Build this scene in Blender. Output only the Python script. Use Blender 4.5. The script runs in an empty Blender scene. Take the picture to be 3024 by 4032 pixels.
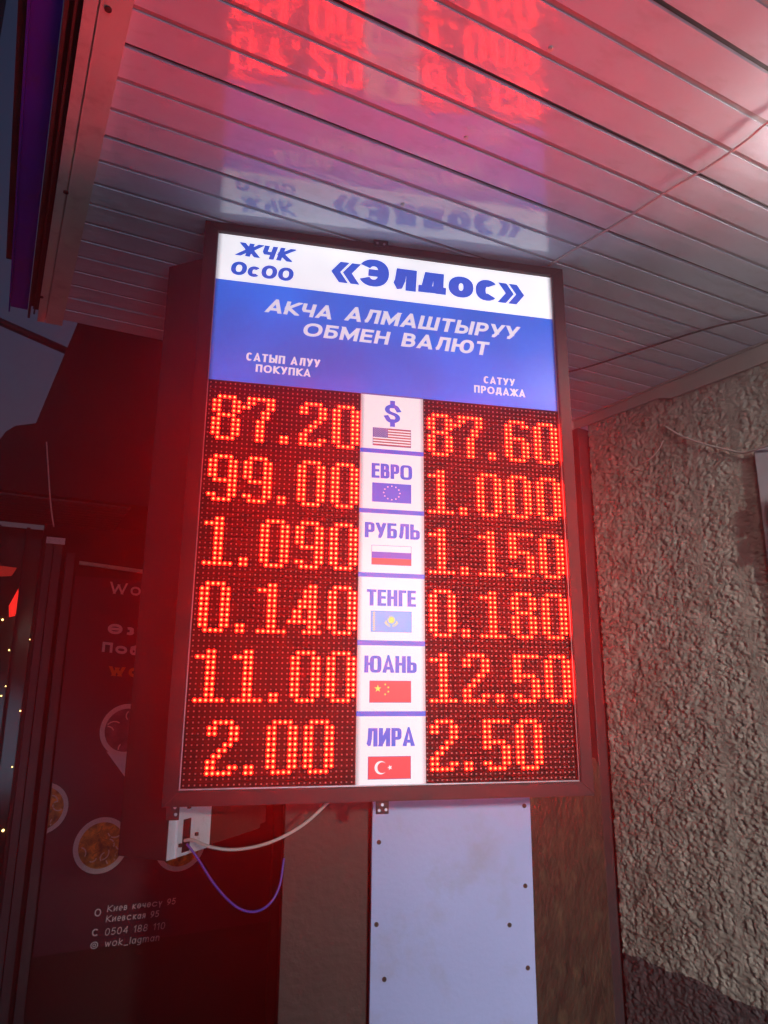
import bpy, bmesh, math, random
from mathutils import Vector, Matrix, noise
random.seed(7)
sc = bpy.context.scene
PI = math.pi
EYE = 1.6                                   # eye height; everything below is measured from the eye
def lin(c):
    c = c/255.0
    return c/12.92 if c <= .04045 else ((c+.055)/1.055)**2.4

# ------------------------------------------------------------------ camera
PITCH, ROLL, FPX = .24130, .00606, 2806.4
fw = Vector((0, math.cos(PITCH), math.sin(PITCH))); up = Vector((0, -math.sin(PITCH), math.cos(PITCH))); ri = Vector((1, 0, 0))
ri2 = math.cos(ROLL)*ri + math.sin(ROLL)*up; up2 = -math.sin(ROLL)*ri + math.cos(ROLL)*up
cam = bpy.data.cameras.new('camera'); cam_o = bpy.data.objects.new('camera', cam); sc.collection.objects.link(cam_o)
cam_o.matrix_world = Matrix.Translation((0, 0, EYE)) @ Matrix((ri2, up2, -fw)).transposed().to_4x4()
cam.sensor_fit = 'HORIZONTAL'; cam.sensor_width = 36; cam.lens = 36*FPX/3024
cam.clip_start = .02; cam.clip_end = 500
sc.camera = cam_o

# ------------------------------------------------------------------ world, lights, exposure
w = bpy.data.worlds.new('World'); sc.world = w; w.use_nodes = True
wn = w.node_tree; bg = wn.nodes['Background']
sky = wn.nodes.new('ShaderNodeTexSky'); sky.sky_type = 'NISHITA'; sky.sun_disc = False
sky.sun_elevation = math.radians(-1.0); sky.sun_rotation = math.radians(200); sky.air_density = 1.2; sky.dust_density = .5; sky.ozone_density = 2.5
wn.links.new(sky.outputs[0], bg.inputs[0]); bg.inputs[1].default_value = .28
sc.view_settings.view_transform = 'Standard'; sc.view_settings.look = 'None'
sc.view_settings.exposure = 0; sc.view_settings.gamma = 1; sc.view_settings.use_curve_mapping = False
sc.render.engine = 'CYCLES'
sc.cycles.use_denoising = True
sc.cycles.max_bounces = 8; sc.cycles.diffuse_bounces = 4; sc.cycles.glossy_bounces = 4
sc.cycles.sample_clamp_indirect = 3; sc.cycles.sample_clamp_direct = 16
sc.cycles.use_light_tree = True

ANG = math.radians(28.5)
U = Vector((math.cos(ANG), math.sin(ANG), 0)); V = Vector((-math.sin(ANG), math.cos(ANG), 0)); Zv = Vector((0, 0, 1))
def frame(x, y, z, o):
    return Matrix.Translation(o) @ Matrix((x, y, z)).transposed().to_4x4()
FB = frame(U, V, Zv, Vector((0, 0, EYE)))                                   # building: u, v, z from the eye
YAW = .21527
SD = Vector((math.cos(YAW), math.sin(YAW), 0)); SN = Vector((-math.sin(YAW), math.cos(YAW), 0)); SO = Vector((-.3602, 1.3694, .6147))
FS = frame(SD, SN, Zv, SO + Vector((0, 0, EYE)))                            # sign: s across, w behind, z up
cu = (U + .0211*Zv).normalized(); cv = (V + .0284*Zv); cn = cu.cross(cv).normalized(); cv = cn.cross(cu)
FC = frame(cu, cv, cn, Vector((0, 0, .94+EYE)))                             # soffit plane
def px(x, y, F, axis, val):
    """point of frame F where the view ray through a photo pixel meets the plane axis=val (frame coordinates)"""
    r = ri2*((x-1512)/FPX) - up2*((y-2016)/FPX) + fw
    M = F.inverted(); o = M @ Vector((0, 0, EYE)); dd = M.to_3x3() @ r
    return o + dd*((val-o[axis])/dd[axis])

def area(name, F, loc, target, size, sizey, power, col):
    l = bpy.data.lights.new(name, 'AREA'); l.shape = 'RECTANGLE'; l.size = size; l.size_y = sizey
    l.energy = power; l.color = col
    o = bpy.data.objects.new(name, l); sc.collection.objects.link(o)
    a = F @ Vector(loc); b = F @ Vector(target)
    o.location = a; o.rotation_euler = (b-a).to_track_quat('-Z', 'Y').to_euler()
    return o
def spot(name, F, loc, target, power, col, deg, blend, rad):
    l = bpy.data.lights.new(name, 'SPOT'); l.energy = power; l.color = col; l.spot_size = math.radians(deg); l.spot_blend = blend; l.shadow_soft_size = rad
    o = bpy.data.objects.new(name, l); sc.collection.objects.link(o)
    a = F @ Vector(loc); b = F @ Vector(target)
    o.location = a; o.rotation_euler = (b-a).to_track_quat('-Z', 'Y').to_euler()
# a shop's lamp behind the camera, aimed down at the foot of the wall, and an added cool fill that brightens the soffit
spot('shop_lamp', FB, (.3, -3.2, .78), (1.80, 1.6, -.48), 880, (1, .94, .86), 38, 1, .12)
area('cool_fill', FB, (.2, -3.4, -.7), (1.1, 1.2, .9), 2.4, 1.2, 40, (.42, .68, 1))

# ------------------------------------------------------------------ materials
def mat(name, col, rough=.6, metal=0, spec=.5, var=.15, vscale=8, bump=0, bscale=60, emis=None, estr=0, stain=None, sscale=3, samt=.5, stretch=(1, 1, 1), coat=0, bdist=.01, rot=(0, 0, 0)):
    m = bpy.data.materials.new(name); m.use_nodes = True
    nt = m.node_tree; b = nt.nodes['Principled BSDF']
    b.inputs['Roughness'].default_value = rough; b.inputs['Metallic'].default_value = metal
    b.inputs['Specular IOR Level'].default_value = spec; b.inputs['Coat Weight'].default_value = coat; b.inputs['Coat Roughness'].default_value = .05; b.inputs['Coat IOR'].default_value = 1.7
    tc = nt.nodes.new('ShaderNodeTexCoord'); mp = nt.nodes.new('ShaderNodeMapping'); mp.inputs['Scale'].default_value = stretch; mp.inputs['Rotation'].default_value = rot
    nt.links.new(tc.outputs['Object'], mp.inputs[0])
    n = nt.nodes.new('ShaderNodeTexNoise'); n.inputs['Scale'].default_value = vscale; n.inputs['Detail'].default_value = 6
    nt.links.new(mp.outputs[0], n.inputs['Vector'])
    r = nt.nodes.new('ShaderNodeValToRGB')
    r.color_ramp.elements[0].position = .3; r.color_ramp.elements[1].position = .7
    r.color_ramp.elements[0].color = tuple(c*(1-var) for c in col)+(1,); r.color_ramp.elements[1].color = tuple(min(1, c*(1+var)) for c in col)+(1,)
    nt.links.new(n.outputs[0], r.inputs[0]); out = r.outputs[0]
    if stain:
        n2 = nt.nodes.new('ShaderNodeTexNoise'); n2.inputs['Scale'].default_value = sscale; n2.inputs['Detail'].default_value = 9; n2.inputs['Roughness'].default_value = .65
        nt.links.new(mp.outputs[0], n2.inputs['Vector'])
        r2 = nt.nodes.new('ShaderNodeValToRGB'); r2.color_ramp.elements[0].position = .52; r2.color_ramp.elements[1].position = .72
        r2.color_ramp.elements[0].color = (0, 0, 0, 1); r2.color_ramp.elements[1].color = (samt,)*3+(1,)
        nt.links.new(n2.outputs[0], r2.inputs[0])
        mx = nt.nodes.new('ShaderNodeMixRGB'); nt.links.new(r2.outputs[0], mx.inputs[0]); nt.links.new(out, mx.inputs[1]); mx.inputs[2].default_value = stain+(1,)
        out = mx.outputs[0]
    nt.links.new(out, b.inputs['Base Color'])
    if bump:
        n3 = nt.nodes.new('ShaderNodeTexNoise'); n3.inputs['Scale'].default_value = bscale; n3.inputs['Detail'].default_value = 4
        nt.links.new(mp.outputs[0], n3.inputs['Vector'])
        bp = nt.nodes.new('ShaderNodeBump'); bp.inputs['Strength'].default_value = bump; bp.inputs['Distance'].default_value = bdist
        nt.links.new(n3.outputs[0], bp.inputs['Height']); nt.links.new(bp.outputs[0], b.inputs['Normal'])
    if emis:
        b.inputs['Emission Color'].default_value = emis+(1,); b.inputs['Emission Strength'].default_value = estr
    return m
def glow(name, col, strength=1, var=.04, edge=0, nsc=5):
    """backlit film: emits its own printed colour, a little uneven from the tubes behind"""
    m = mat(name, tuple(c*.5 for c in col), rough=.35, spec=.3, var=.05)
    nt = m.node_tree; b = nt.nodes['Principled BSDF']
    tc = nt.nodes['Texture Coordinate']; n = nt.nodes.new('ShaderNodeTexNoise'); n.inputs['Scale'].default_value = nsc; nt.links.new(tc.outputs['Object'], n.inputs['Vector'])
    mr = nt.nodes.new('ShaderNodeMapRange'); mr.inputs[1].default_value = .3; mr.inputs[2].default_value = .7; mr.inputs[3].default_value = strength*(1-var); mr.inputs[4].default_value = strength*(1+var)
    nt.links.new(n.outputs[0], mr.inputs[0]); out = mr.outputs[0]
    if edge:        # the frame lip's shade on the film, put into the emission as a dimmer rim
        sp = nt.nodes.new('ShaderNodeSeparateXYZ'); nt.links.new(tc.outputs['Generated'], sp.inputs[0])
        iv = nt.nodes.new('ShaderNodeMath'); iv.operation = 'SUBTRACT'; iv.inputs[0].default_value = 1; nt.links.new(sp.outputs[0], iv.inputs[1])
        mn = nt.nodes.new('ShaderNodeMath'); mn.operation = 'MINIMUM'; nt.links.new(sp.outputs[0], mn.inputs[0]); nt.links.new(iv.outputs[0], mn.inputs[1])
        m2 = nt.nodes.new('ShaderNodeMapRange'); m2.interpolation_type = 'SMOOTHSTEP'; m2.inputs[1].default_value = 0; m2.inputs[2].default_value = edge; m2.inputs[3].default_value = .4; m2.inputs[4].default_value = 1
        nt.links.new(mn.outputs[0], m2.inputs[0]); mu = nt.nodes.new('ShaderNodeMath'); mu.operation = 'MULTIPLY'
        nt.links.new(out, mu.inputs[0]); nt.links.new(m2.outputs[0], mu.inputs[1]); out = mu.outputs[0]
    nt.links.new(out, b.inputs['Emission Strength']); b.inputs['Emission Color'].default_value = col+(1,)
    return m
def rgb(r, g, b): return (lin(r), lin(g), lin(b))

M = {}
M['slat'] = mat('painted_slat', (.72, .76, .84), .09, spec=.55, var=.07, vscale=5, bump=.36, bscale=9, bdist=.02, stain=(.35, .3, .28), sscale=22, samt=.3, stretch=(.5, 1, 1), coat=.8)
M['groove'] = mat('groove_grey', (.36, .36, .38), .5, var=.1)
M['dark'] = mat('dark_gap', (.015, .015, .016), .7)
M['joint'] = mat('dusty_joint', (.10, .09, .09), .8)
M['trim'] = mat('aged_white_trim', (.72, .68, .58), .3, coat=.4, var=.08, stain=(.22, .14, .08), sscale=18, samt=.35, bump=.05, bscale=40)
M['rust'] = mat('rusty_channel', (.055, .03, .022), .7, var=.4, stain=(.12, .045, .02), sscale=12, samt=.6, bump=.3, bscale=60)
M['blue'] = mat('blue_sheet', (.06, .03, .55), .45, var=.1, stain=(.1, .05, .08), sscale=20, samt=.4)
M['frame'] = mat('charcoal_metal', (.010, .008, .011), .45, metal=0, spec=.25, var=.15, vscale=30)
M['mask'] = mat('led_mask_plastic', (.008, .006, .006), .7, var=.1, spec=.08)
M['unlit'] = mat('led_epoxy', (.26, .24, .24), .42, spec=.3, var=.05)
M['steel'] = mat('dark_steel', (.03, .025, .03), .55, var=.3, vscale=6)
M['galv'] = mat('zinc_steel', (.35, .35, .37), .35, metal=.8, var=.2, vscale=60)
M['board'] = mat('white_board', (.33, .38, .66), .4, var=.06, vscale=3, stain=(.26, .25, .28), sscale=7, samt=.5, bump=.05, bscale=90)
M['whitepaint'] = mat('scuffed_white_paint', (.9, .88, .92), .35, var=.08, stain=(.2, .1, .06), sscale=30, samt=.6)
M['brown'] = mat('brown_panel', (.036, .023, .018), .65, var=.3, vscale=5, bump=.2, bscale=50)
M['wood'] = mat('worn_brown_wood', (.034, .021, .013), .6, var=.5, vscale=14, stain=(.13, .085, .045), sscale=20, samt=.65, stretch=(1.7, 1, .8), rot=(0, .5, 0), bump=.5, bscale=60)
M['wall'] = mat('dark_wall', (.018, .011, .012), .8, var=.3)
M['plaster'] = mat('roughcast_plaster', (.37, .33, .285), .9, var=.28, vscale=16, stain=(.17, .13, .10), sscale=6, samt=.7, bump=.7, bscale=130, bdist=.005)
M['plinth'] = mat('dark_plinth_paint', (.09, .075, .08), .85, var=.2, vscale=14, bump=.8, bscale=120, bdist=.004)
M['mould'] = mat('cream_moulding', (.42, .36, .33), .45, var=.08)
M['ground'] = mat('asphalt_paving', (.06, .055, .055), .9, var=.3, vscale=20, bump=.4, bscale=90)
M['poster'] = mat('wine_red_poster', (.055, .004, .02), .45, var=.12, vscale=3)
M['ptext'] = mat('poster_pale_print', (.75, .66, .68), .5, var=.05)
M['pyellow'] = mat('poster_yellow_print', (.5, .22, .03), .5, var=.05)
M['bowlrim'] = mat('bowl_rim_print', (.75, .6, .58), .5, var=.1)
M['noodle'] = mat('noodle_print', (.6, .24, .03), .5, var=.7, vscale=34, stain=(.16, .02, .01), sscale=26, samt=.9)
M['faint_food'] = mat('faint_food', (.16, .07, .08), .5, var=.6, vscale=22)
M['alu'] = mat('aluminium_profile', (.06, .055, .06), .5, var=.25, vscale=7, stretch=(1, 1, .3), stain=(.12, .1, .09), sscale=16, samt=.6)
M['glass'] = mat('dark_window_glass', (.02, .015, .012), .12, spec=.3, var=.1)
M['cordw'] = mat('pale_cord', (.6, .5, .47), .5, var=.08)
M['cordb'] = mat('blue_cord', (.12, .06, .45), .45, var=.08)
M['cordd'] = mat('dark_cord', (.05, .03, .035), .6)
M['boxw'] = mat('grey_white_box', (.45, .43, .47), .45, var=.05, stain=(.3, .27, .26), sscale=9, samt=.4)
M['gwhite'] = glow('backlit_white_film', (.70, .665, .70), 1.0)
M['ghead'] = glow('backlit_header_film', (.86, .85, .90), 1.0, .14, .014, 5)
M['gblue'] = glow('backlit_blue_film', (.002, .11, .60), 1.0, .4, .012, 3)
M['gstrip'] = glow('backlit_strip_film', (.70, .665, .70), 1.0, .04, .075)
M['gletterw'] = glow('backlit_white_letter', (.62, .6, .72), 1.0)
M['gletterb'] = glow('backlit_blue_letter', (.012, .085, .55), 1.0)
M['gred'] = glow('backlit_red_film', (.62, .045, .05), 1.0)
M['gyel'] = glow('backlit_yellow_film', (.75, .62, .08), 1.0)
M['gsky'] = glow('backlit_sky_blue_film', (.10, .32, .70), 1.0)
M['gusr'] = glow('backlit_maroon_film', (.30, .035, .06), 1.0)
M['gnavy'] = glow('backlit_navy_film', (.06, .06, .28), 1.0)
M['gviolet'] = glow('backlit_violet_film', (.10, .05, .45), 1.0)
M['ledcore'] = mat('lit_led_core', (.2, .02, .01), .3, emis=(1, .10, .024), estr=230)
M['ledside'] = mat('lit_led_halo_lens', (.2, .02, .01), .3, emis=(1, .0022, .0012), estr=150)  # lens ring widened so its emission also draws the LED's red halo
M['redrefl'] = mat('rear_led_panel_or_reflection', (.2, .02, .01), .3, emis=(1, .012, .01), estr=5)  # emission of the red reflection drawn on the awning slats
for k_ in ('ledcore',):
    nt = M[k_].node_tree; n = nt.nodes.new('ShaderNodeTexNoise'); n.inputs['Scale'].default_value = 90
    nt.links.new(nt.nodes['Texture Coordinate'].outputs['Object'], n.inputs['Vector'])
    mr = nt.nodes.new('ShaderNodeMapRange'); mr.inputs[1].default_value = .3; mr.inputs[2].default_value = .7; mr.inputs[3].default_value = 8; mr.inputs[4].default_value = 14
    nt.links.new(n.outputs[0], mr.inputs[0]); nt.links.new(mr.outputs[0], nt.nodes['Principled BSDF'].inputs['Emission Strength'])
M['ledrear'] = mat('rear_led_face', (.2, .02, .01), .3, emis=(1, .012, .03), estr=3)
M['redmid'] = mat('red_reflection_face', (.2, .02, .01), .3, var=.9, vscale=90, emis=(1, .02, .01), estr=1.1)  # glow of the LED reflection drawn on the window
M['reddim'] = mat('red_lit_band_face', (.2, .02, .01), .3, emis=(1, .03, .01), estr=.22)
M['warm'] = mat('warm_bulb', (.5, .4, .2), .3, emis=(1, .62, .2), estr=6)
M['lampwhite'] = mat('lamp_diffuser', (.8, .8, .8), .3, emis=(1, .9, .84), estr=110)

# ------------------------------------------------------------------ mesh helpers
def newbm(): return bmesh.new()
def box(bm, x0, x1, y0, y1, z0, z1, mi=0, bev=0):
    vs = [bm.verts.new((x, y, z)) for x in (x0, x1) for y in (y0, y1) for z in (z0, z1)]
    fs = []
    for f in ((0, 1, 3, 2), (4, 6, 7, 5), (0, 4, 5, 1), (2, 3, 7, 6), (0, 2, 6, 4), (1, 5, 7, 3)):
        fc = bm.faces.new([vs[i] for i in f]); fc.material_index = mi; fs.append(fc)
    if bev:
        es = list({e for f in fs for e in f.edges})
        bmesh.ops.bevel(bm, geom=es, offset=bev, segments=2, affect='EDGES', profile=.5)
    return fs
def prism(bm, pts, axis, a, b, mi=0):
    """extrude polygon pts (the two other coordinates, in order) along axis from a to b"""
    def mk(p, t):
        c = list(p); c.insert(axis, t); return bm.verts.new(c)
    A = [mk(p, a) for p in pts]; B = [mk(p, b) for p in pts]; n = len(pts)
    bm.faces.new(A).material_index = mi; bm.faces.new(B[::-1]).material_index = mi
    for i in range(n):
        bm.faces.new((A[i], B[i], B[(i+1) % n], A[(i+1) % n])).material_index = mi
def cyl(bm, c, axis, r, a, b, n=16, mi=0, r2=None):
    r2 = r if r2 is None else r2
    def mk(k, rr, t):
        p = [c[0]+rr*math.cos(2*PI*k/n), c[1]+rr*math.sin(2*PI*k/n)]; p.insert(axis, t); return bm.verts.new(p)
    A = [mk(k, r, a) for k in range(n)]; B = [mk(k, r2, b) for k in range(n)]
    bm.faces.new(A).material_index = mi; bm.faces.new(B).material_index = mi
    for i in range(n): bm.faces.new((A[i], A[(i+1) % n], B[(i+1) % n], B[i])).material_index = mi
def tube(bm, pts, r, n=8):
    pts = [Vector(p) for p in pts]; rings = []
    for i, p in enumerate(pts):
        t = (pts[min(i+1, len(pts)-1)] - pts[max(i-1, 0)]).normalized()
        a = t.orthogonal() if i == 0 else (prev - t*prev.dot(t)); a.normalize(); prev = a; b = t.cross(a)
        rings.append([bm.verts.new(p + (a*math.cos(2*PI*k/n)+b*math.sin(2*PI*k/n))*r) for k in range(n)])
    for q, s in zip(rings, rings[1:]):
        for k in range(n): bm.faces.new((q[k], q[(k+1) % n], s[(k+1) % n], s[k])).smooth = True
    bm.faces.new(rings[0][::-1]); bm.faces.new(rings[-1])
def spline(P, k=10):
    P = [Vector(p) for p in P]; P = [P[0]*2-P[1]]+P+[P[-1]*2-P[-2]]; out = []
    for i in range(1, len(P)-2):
        for j in range(k):
            t = j/k; a, b, c, d = P[i-1:i+3]
            out.append(.5*((2*b)+(c-a)*t+(2*a-5*b+4*c-d)*t*t+(3*b-a-3*c+d)*t**3))
    out.append(P[-2]); return out
def link(name, bm, mats, F, loc, parent=None):
    """bm is in frame F's coordinates; the object's origin sits at loc (frame coordinates)"""
    bmesh.ops.translate(bm, vec=-Vector(loc), verts=bm.verts)
    bmesh.ops.recalc_face_normals(bm, faces=bm.faces)
    me = bpy.data.meshes.new(name); bm.to_mesh(me); bm.free()
    if not isinstance(mats, (list, tuple)): mats = [mats]
    for m in mats: me.materials.append(M[m])
    o = bpy.data.objects.new(name, me); sc.collection.objects.link(o)
    if parent is None: o.matrix_world = F @ Matrix.Translation(loc)
    else:
        o.parent = parent; o.location = Vector(loc) - Vector(parent['_loc'])
    o['_loc'] = list(loc)
    return o
def tag(o, label=None, cat=None, group=None, kind=None):
    if label: o['label'] = label
    if cat: o['category'] = cat
    if group: o['group'] = group
    if kind: o['kind'] = kind
    return o
def thing(name, F, loc, label=None, cat=None, group=None, kind=None):
    o = bpy.data.objects.new(name, None); o.empty_display_size = .1; sc.collection.objects.link(o)
    o.matrix_world = F @ Matrix.Translation(loc); o['_loc'] = list(loc)
    return tag(o, label, cat, group, kind)
def part(name, bm, mats, root, F=None): return link(name, bm, mats, None, root['_loc'], root)
def copy_part(src, dloc, root=None):
    c = src.copy(); sc.collection.objects.link(c); c.parent = root or src.parent; c.location = src.location + Vector(dloc); return c

# ------------------------------------------------------------------ stroke lettering (flat print, cut as shapes)
def E_(cx, cy, rx, ry, a0, a1, n=14, p=2.0):
    out = []
    for i in range(n+1):
        a = math.radians(a0+(a1-a0)*i/n); c, s = math.cos(a), math.sin(a)
        out.append((cx+rx*math.copysign(abs(c)**(2/p), c), cy+ry*math.copysign(abs(s)**(2/p), s)))
    return out
def glyphs(p):
    ring = lambda cx, cy, rx, ry: E_(cx, cy, rx, ry, 0, 360, 28, p)
    bowl = lambda y0, y1, x1=1: [(0, y1), (x1*.5, y1)]+E_(x1*.5, (y0+y1)/2, x1*.5, (y1-y0)/2, 90, -90, 10, p)+[(0, y0)]
    G = {
    'А': (.84, [[(0, 0), (.5, 1.06), (1, 0)], [(.2, .22), (.8, .22)]]),
    'К': (.76, [[(0, 0), (0, 1)], [(1, 1), (.12, .5)], [(.12, .5), (1, 0)]]),
    'Ч': (.72, [[(0, 1), (0, .56), (.14, .42), (1, .42)], [(1, 0), (1, 1)]]),
    'Л': (.82, [[(-.04, 0), (.12, .03), (.25, .4), (.31, 1), (1, 1), (1, 0)]]),
    'М': (.96, [[(0, 0), (0, 1)], [(.02, 1), (.5, .16), (.98, 1)], [(1, 1), (1, 0)]]),
    'Ш': (1.1, [[(0, 1), (0, 0), (1, 0), (1, 1)], [(.5, 0), (.5, 1)]]),
    'Т': (.72, [[(0, 1), (1, 1)], [(.5, 0), (.5, .98)]]),
    'Ы': (1.0, [[(0, 1), (0, 0)], bowl(0, .56, .66), [(1, 0), (1, 1)]]),
    'Ь': (.72, [[(0, 1), (0, 0)], bowl(0, .56)]),
    'Р': (.72, [[(0, 1), (0, 0)], bowl(.42, 1)]),
    'У': (.76, [[(0, 1), (.5, .36)], [(1, 1), (.42, .1), (.3, 0), (.1, 0)]]),
    'О': (1.0, [ring(.5, .5, .5, .5)]),
    'Б': (.72, [[(.9, 1), (0, 1), (0, 0)], bowl(0, .58)]),
    'Е': (.66, [[(1, 1), (0, 1), (0, 0), (1, 0)], [(0, .52), (.92, .52)]]),
    'Н': (.78, [[(0, 0), (0, 1)], [(1, 0), (1, 1)], [(0, .52), (1, .52)]]),
    'В': (.74, [[(0, 1), (0, 0)], bowl(.52, 1, .9), bowl(0, .52)]),
    'Ю': (1.24, [[(0, 0), (0, 1)], [(0, .52), (.42, .52)], ring(.71, .5, .29, .5)]),
    'С': (.74, [E_(.52, .5, .52, .5, 42, 318, 20, p)]),
    'П': (.78, [[(0, 0), (0, 1), (1, 1), (1, 0)]]),
    'Д': (.86, [[(.14, .16), (.28, 1), (.84, 1), (.84, .16)], [(0, -.1), (0, .14), (1, .14), (1, -.1)]]),
    'Ж': (1.1, [[(.5, 0), (.5, 1)], [(0, 1), (.42, .5)], [(.42, .5), (0, 0)], [(1, 1), (.58, .5)], [(.58, .5), (1, 0)]]),
    'И': (.8, [[(0, 1), (0, 0)], [(1, 0), (1, 1)], [(.04, .06), (.96, .94)]]),
    'Г': (.6, [[(0, 0), (0, 1), (1, 1)]]),
    'Э': (.96, [E_(.42, .5, .58, .5, 148, -148, 26, p), [(.42, .5), (.95, .5)]]),
    '$': (.8, [[(1, .78)]+E_(.5, .76, .5, .24, 45, 250, 14, 2)+E_(.5, .24, .5, .24, 70, -135, 14, 2)+[(0, .22)], [(.5, -.24), (.5, .06)], [(.5, .94), (.5, 1.24)]]),
    '«': (.9, [[(.34, .70), (.0, .35), (.34, .0)], [(.96, .70), (.62, .35), (.96, .0)]]),
    '»': (.9, [[(.04, .70), (.38, .35), (.04, .0)], [(.66, .70), (1, .35), (.66, .0)]]),
    'л': (.88, [[(-.04, 0), (.12, .03), (.25, .3), (.31, .72), (1, .72), (1, 0)]]),
    'д': (.98, [[(.16, .1), (.3, .72), (.84, .72), (.84, .1)], [(0, -.14), (0, .04), (1, .04), (1, -.14)]]),
    'о': (.9, [ring(.5, .36, .5, .36)]),
    'с': (.8, [E_(.52, .36, .52, .36, 42, 318, 18, p)]),
    ' ': (.4, []),
    # thin faces of the far poster
    'W': (1.1, [[(0, 1), (.25, 0)], [(.25, 0), (.5, .8)], [(.5, .8), (.75, 0)], [(.75, 0), (1, 1)]]),
    'w': (.8, [[(0, .7), (.25, 0)], [(.25, 0), (.5, .6)], [(.5, .6), (.75, 0)], [(.75, 0), (1, .7)]]),
    'k': (.55, [[(0, 0), (0, 1)], [(.9, .7), (.1, .36)], [(.1, .36), (1, 0)]]),
    'Ө': (.86, [ring(.5, .5, .5, .5), [(0, .5), (1, .5)]]),
    'ө': (.6, [ring(.5, .36, .5, .36), [(0, .36), (1, .36)]]),
    'з': (.5, [E_(.4, .54, .5, .18, 140, -90, 10), E_(.4, .18, .55, .18, 90, -140, 10)]),
    'у': (.55, [[(0, .7), (.5, .05)], [(1, .7), (.3, -.28), (.05, -.28)]]),
    'ү': (.55, [[(0, .7), (.5, .1)], [(1, .7), (.5, .1)], [(.5, .1), (.5, -.28)]]),
    'н': (.55, [[(0, 0), (0, .7)], [(1, 0), (1, .7)], [(0, .36), (1, .36)]]),
    'б': (.58, [ring(.5, .33, .5, .33), [(.02, .4), (.1, .8), (.9, 1)]]),
    'а': (.56, [ring(.46, .34, .46, .34), [(1, 0), (1, .7)]]),
    'a': (.56, [ring(.46, .34, .46, .34), [(1, 0), (1, .7)]]),
    'к': (.5, [[(0, 0), (0, .7)], [(1, .7), (.1, .36)], [(.1, .36), (1, 0)]]),
    'и': (.56, [[(0, .7), (0, 0)], [(1, 0), (1, .7)], [(0, 0), (1, .7)]]),
    'е': (.56, [[(0, .36), (1, .36)]+E_(.5, .36, .5, .36, 0, 310, 16)]),
    'в': (.5, [[(0, .7), (0, 0)], [(0, .7)]+E_(.5, .54, .4, .17, 90, -90, 6)+[(0, .37)], [(0, .36)]+E_(.5, .18, .5, .18, 90, -90, 6)+[(0, 0)]]),
    'ч': (.5, [[(0, .7), (0, .42)]+E_(.35, .42, .35, .14, 180, 270, 5)+[(1, .28)], [(1, 0), (1, .7)]]),
    'я': (.5, [[(1, 0), (1, .7), (.5, .7)]+E_(.45, .5, .4, .2, 90, 270, 8)+[(1, .3)], [(.5, .3), (0, 0)]]),
    'o': (.66, [ring(.5, .36, .5, .36)]),
    'l': (.06, [[(.5, 0), (.5, 1)]]),
    'g': (.56, [ring(.46, .36, .46, .34), [(1, .7), (1, -.15), (.8, -.28), (.1, -.28)]]),
    'm': (.85, [[(0, 0), (0, .7)], [(0, .5)]+E_(.25, .5, .25, .2, 180, 0, 8)+[(.5, 0)], [(.5, .5)]+E_(.75, .5, .25, .2, 180, 0, 8)+[(1, 0)]]),
    'n': (.52, [[(0, 0), (0, .7)], [(0, .45)]+E_(.5, .45, .5, .25, 180, 0, 8)+[(1, 0)]]),
    '_': (.6, [[(0, -.15), (1, -.15)]]),
    '@': (.9, [ring(.5, .45, .5, .5), ring(.5, .45, .22, .22)]),
    '0': (.6, [ring(.5, .5, .5, .5)]),
    '1': (.3, [[(0, .8), (.9, 1), (.9, 0)]]),
    '4': (.62, [[(.8, 0), (.8, 1), (0, .3), (1, .3)]]),
    '5': (.58, [[(.9, 1), (.15, 1), (.05, .55)]+E_(.45, .32, .55, .32, 110, -130, 12)]),
    '8': (.58, [ring(.5, .75, .42, .25), ring(.5, .25, .5, .25)]),
    '9': (.58, [ring(.5, .68, .5, .32), [(1, .68), (.9, .3), (.3, 0)]]),
    }
    return G
GL2, GL4 = glyphs(2.25), glyphs(4.5)
def clip(poly, y0, y1):
    for s, lim in ((1, y0), (-1, -y1)):
        out = []
        for i, a in enumerate(poly):
            b = poly[(i+1) % len(poly)]; ia, ib = s*a[1] >= lim-1e-9, s*b[1] >= lim-1e-9
            if ia: out.append(a)
            if ia != ib:
                t = (lim - s*a[1])/(s*b[1]-s*a[1]); out.append((a[0]+(b[0]-a[0])*t, a[1]+(b[1]-a[1])*t))
        poly = out
        if len(poly) < 3: return []
    return poly
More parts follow.
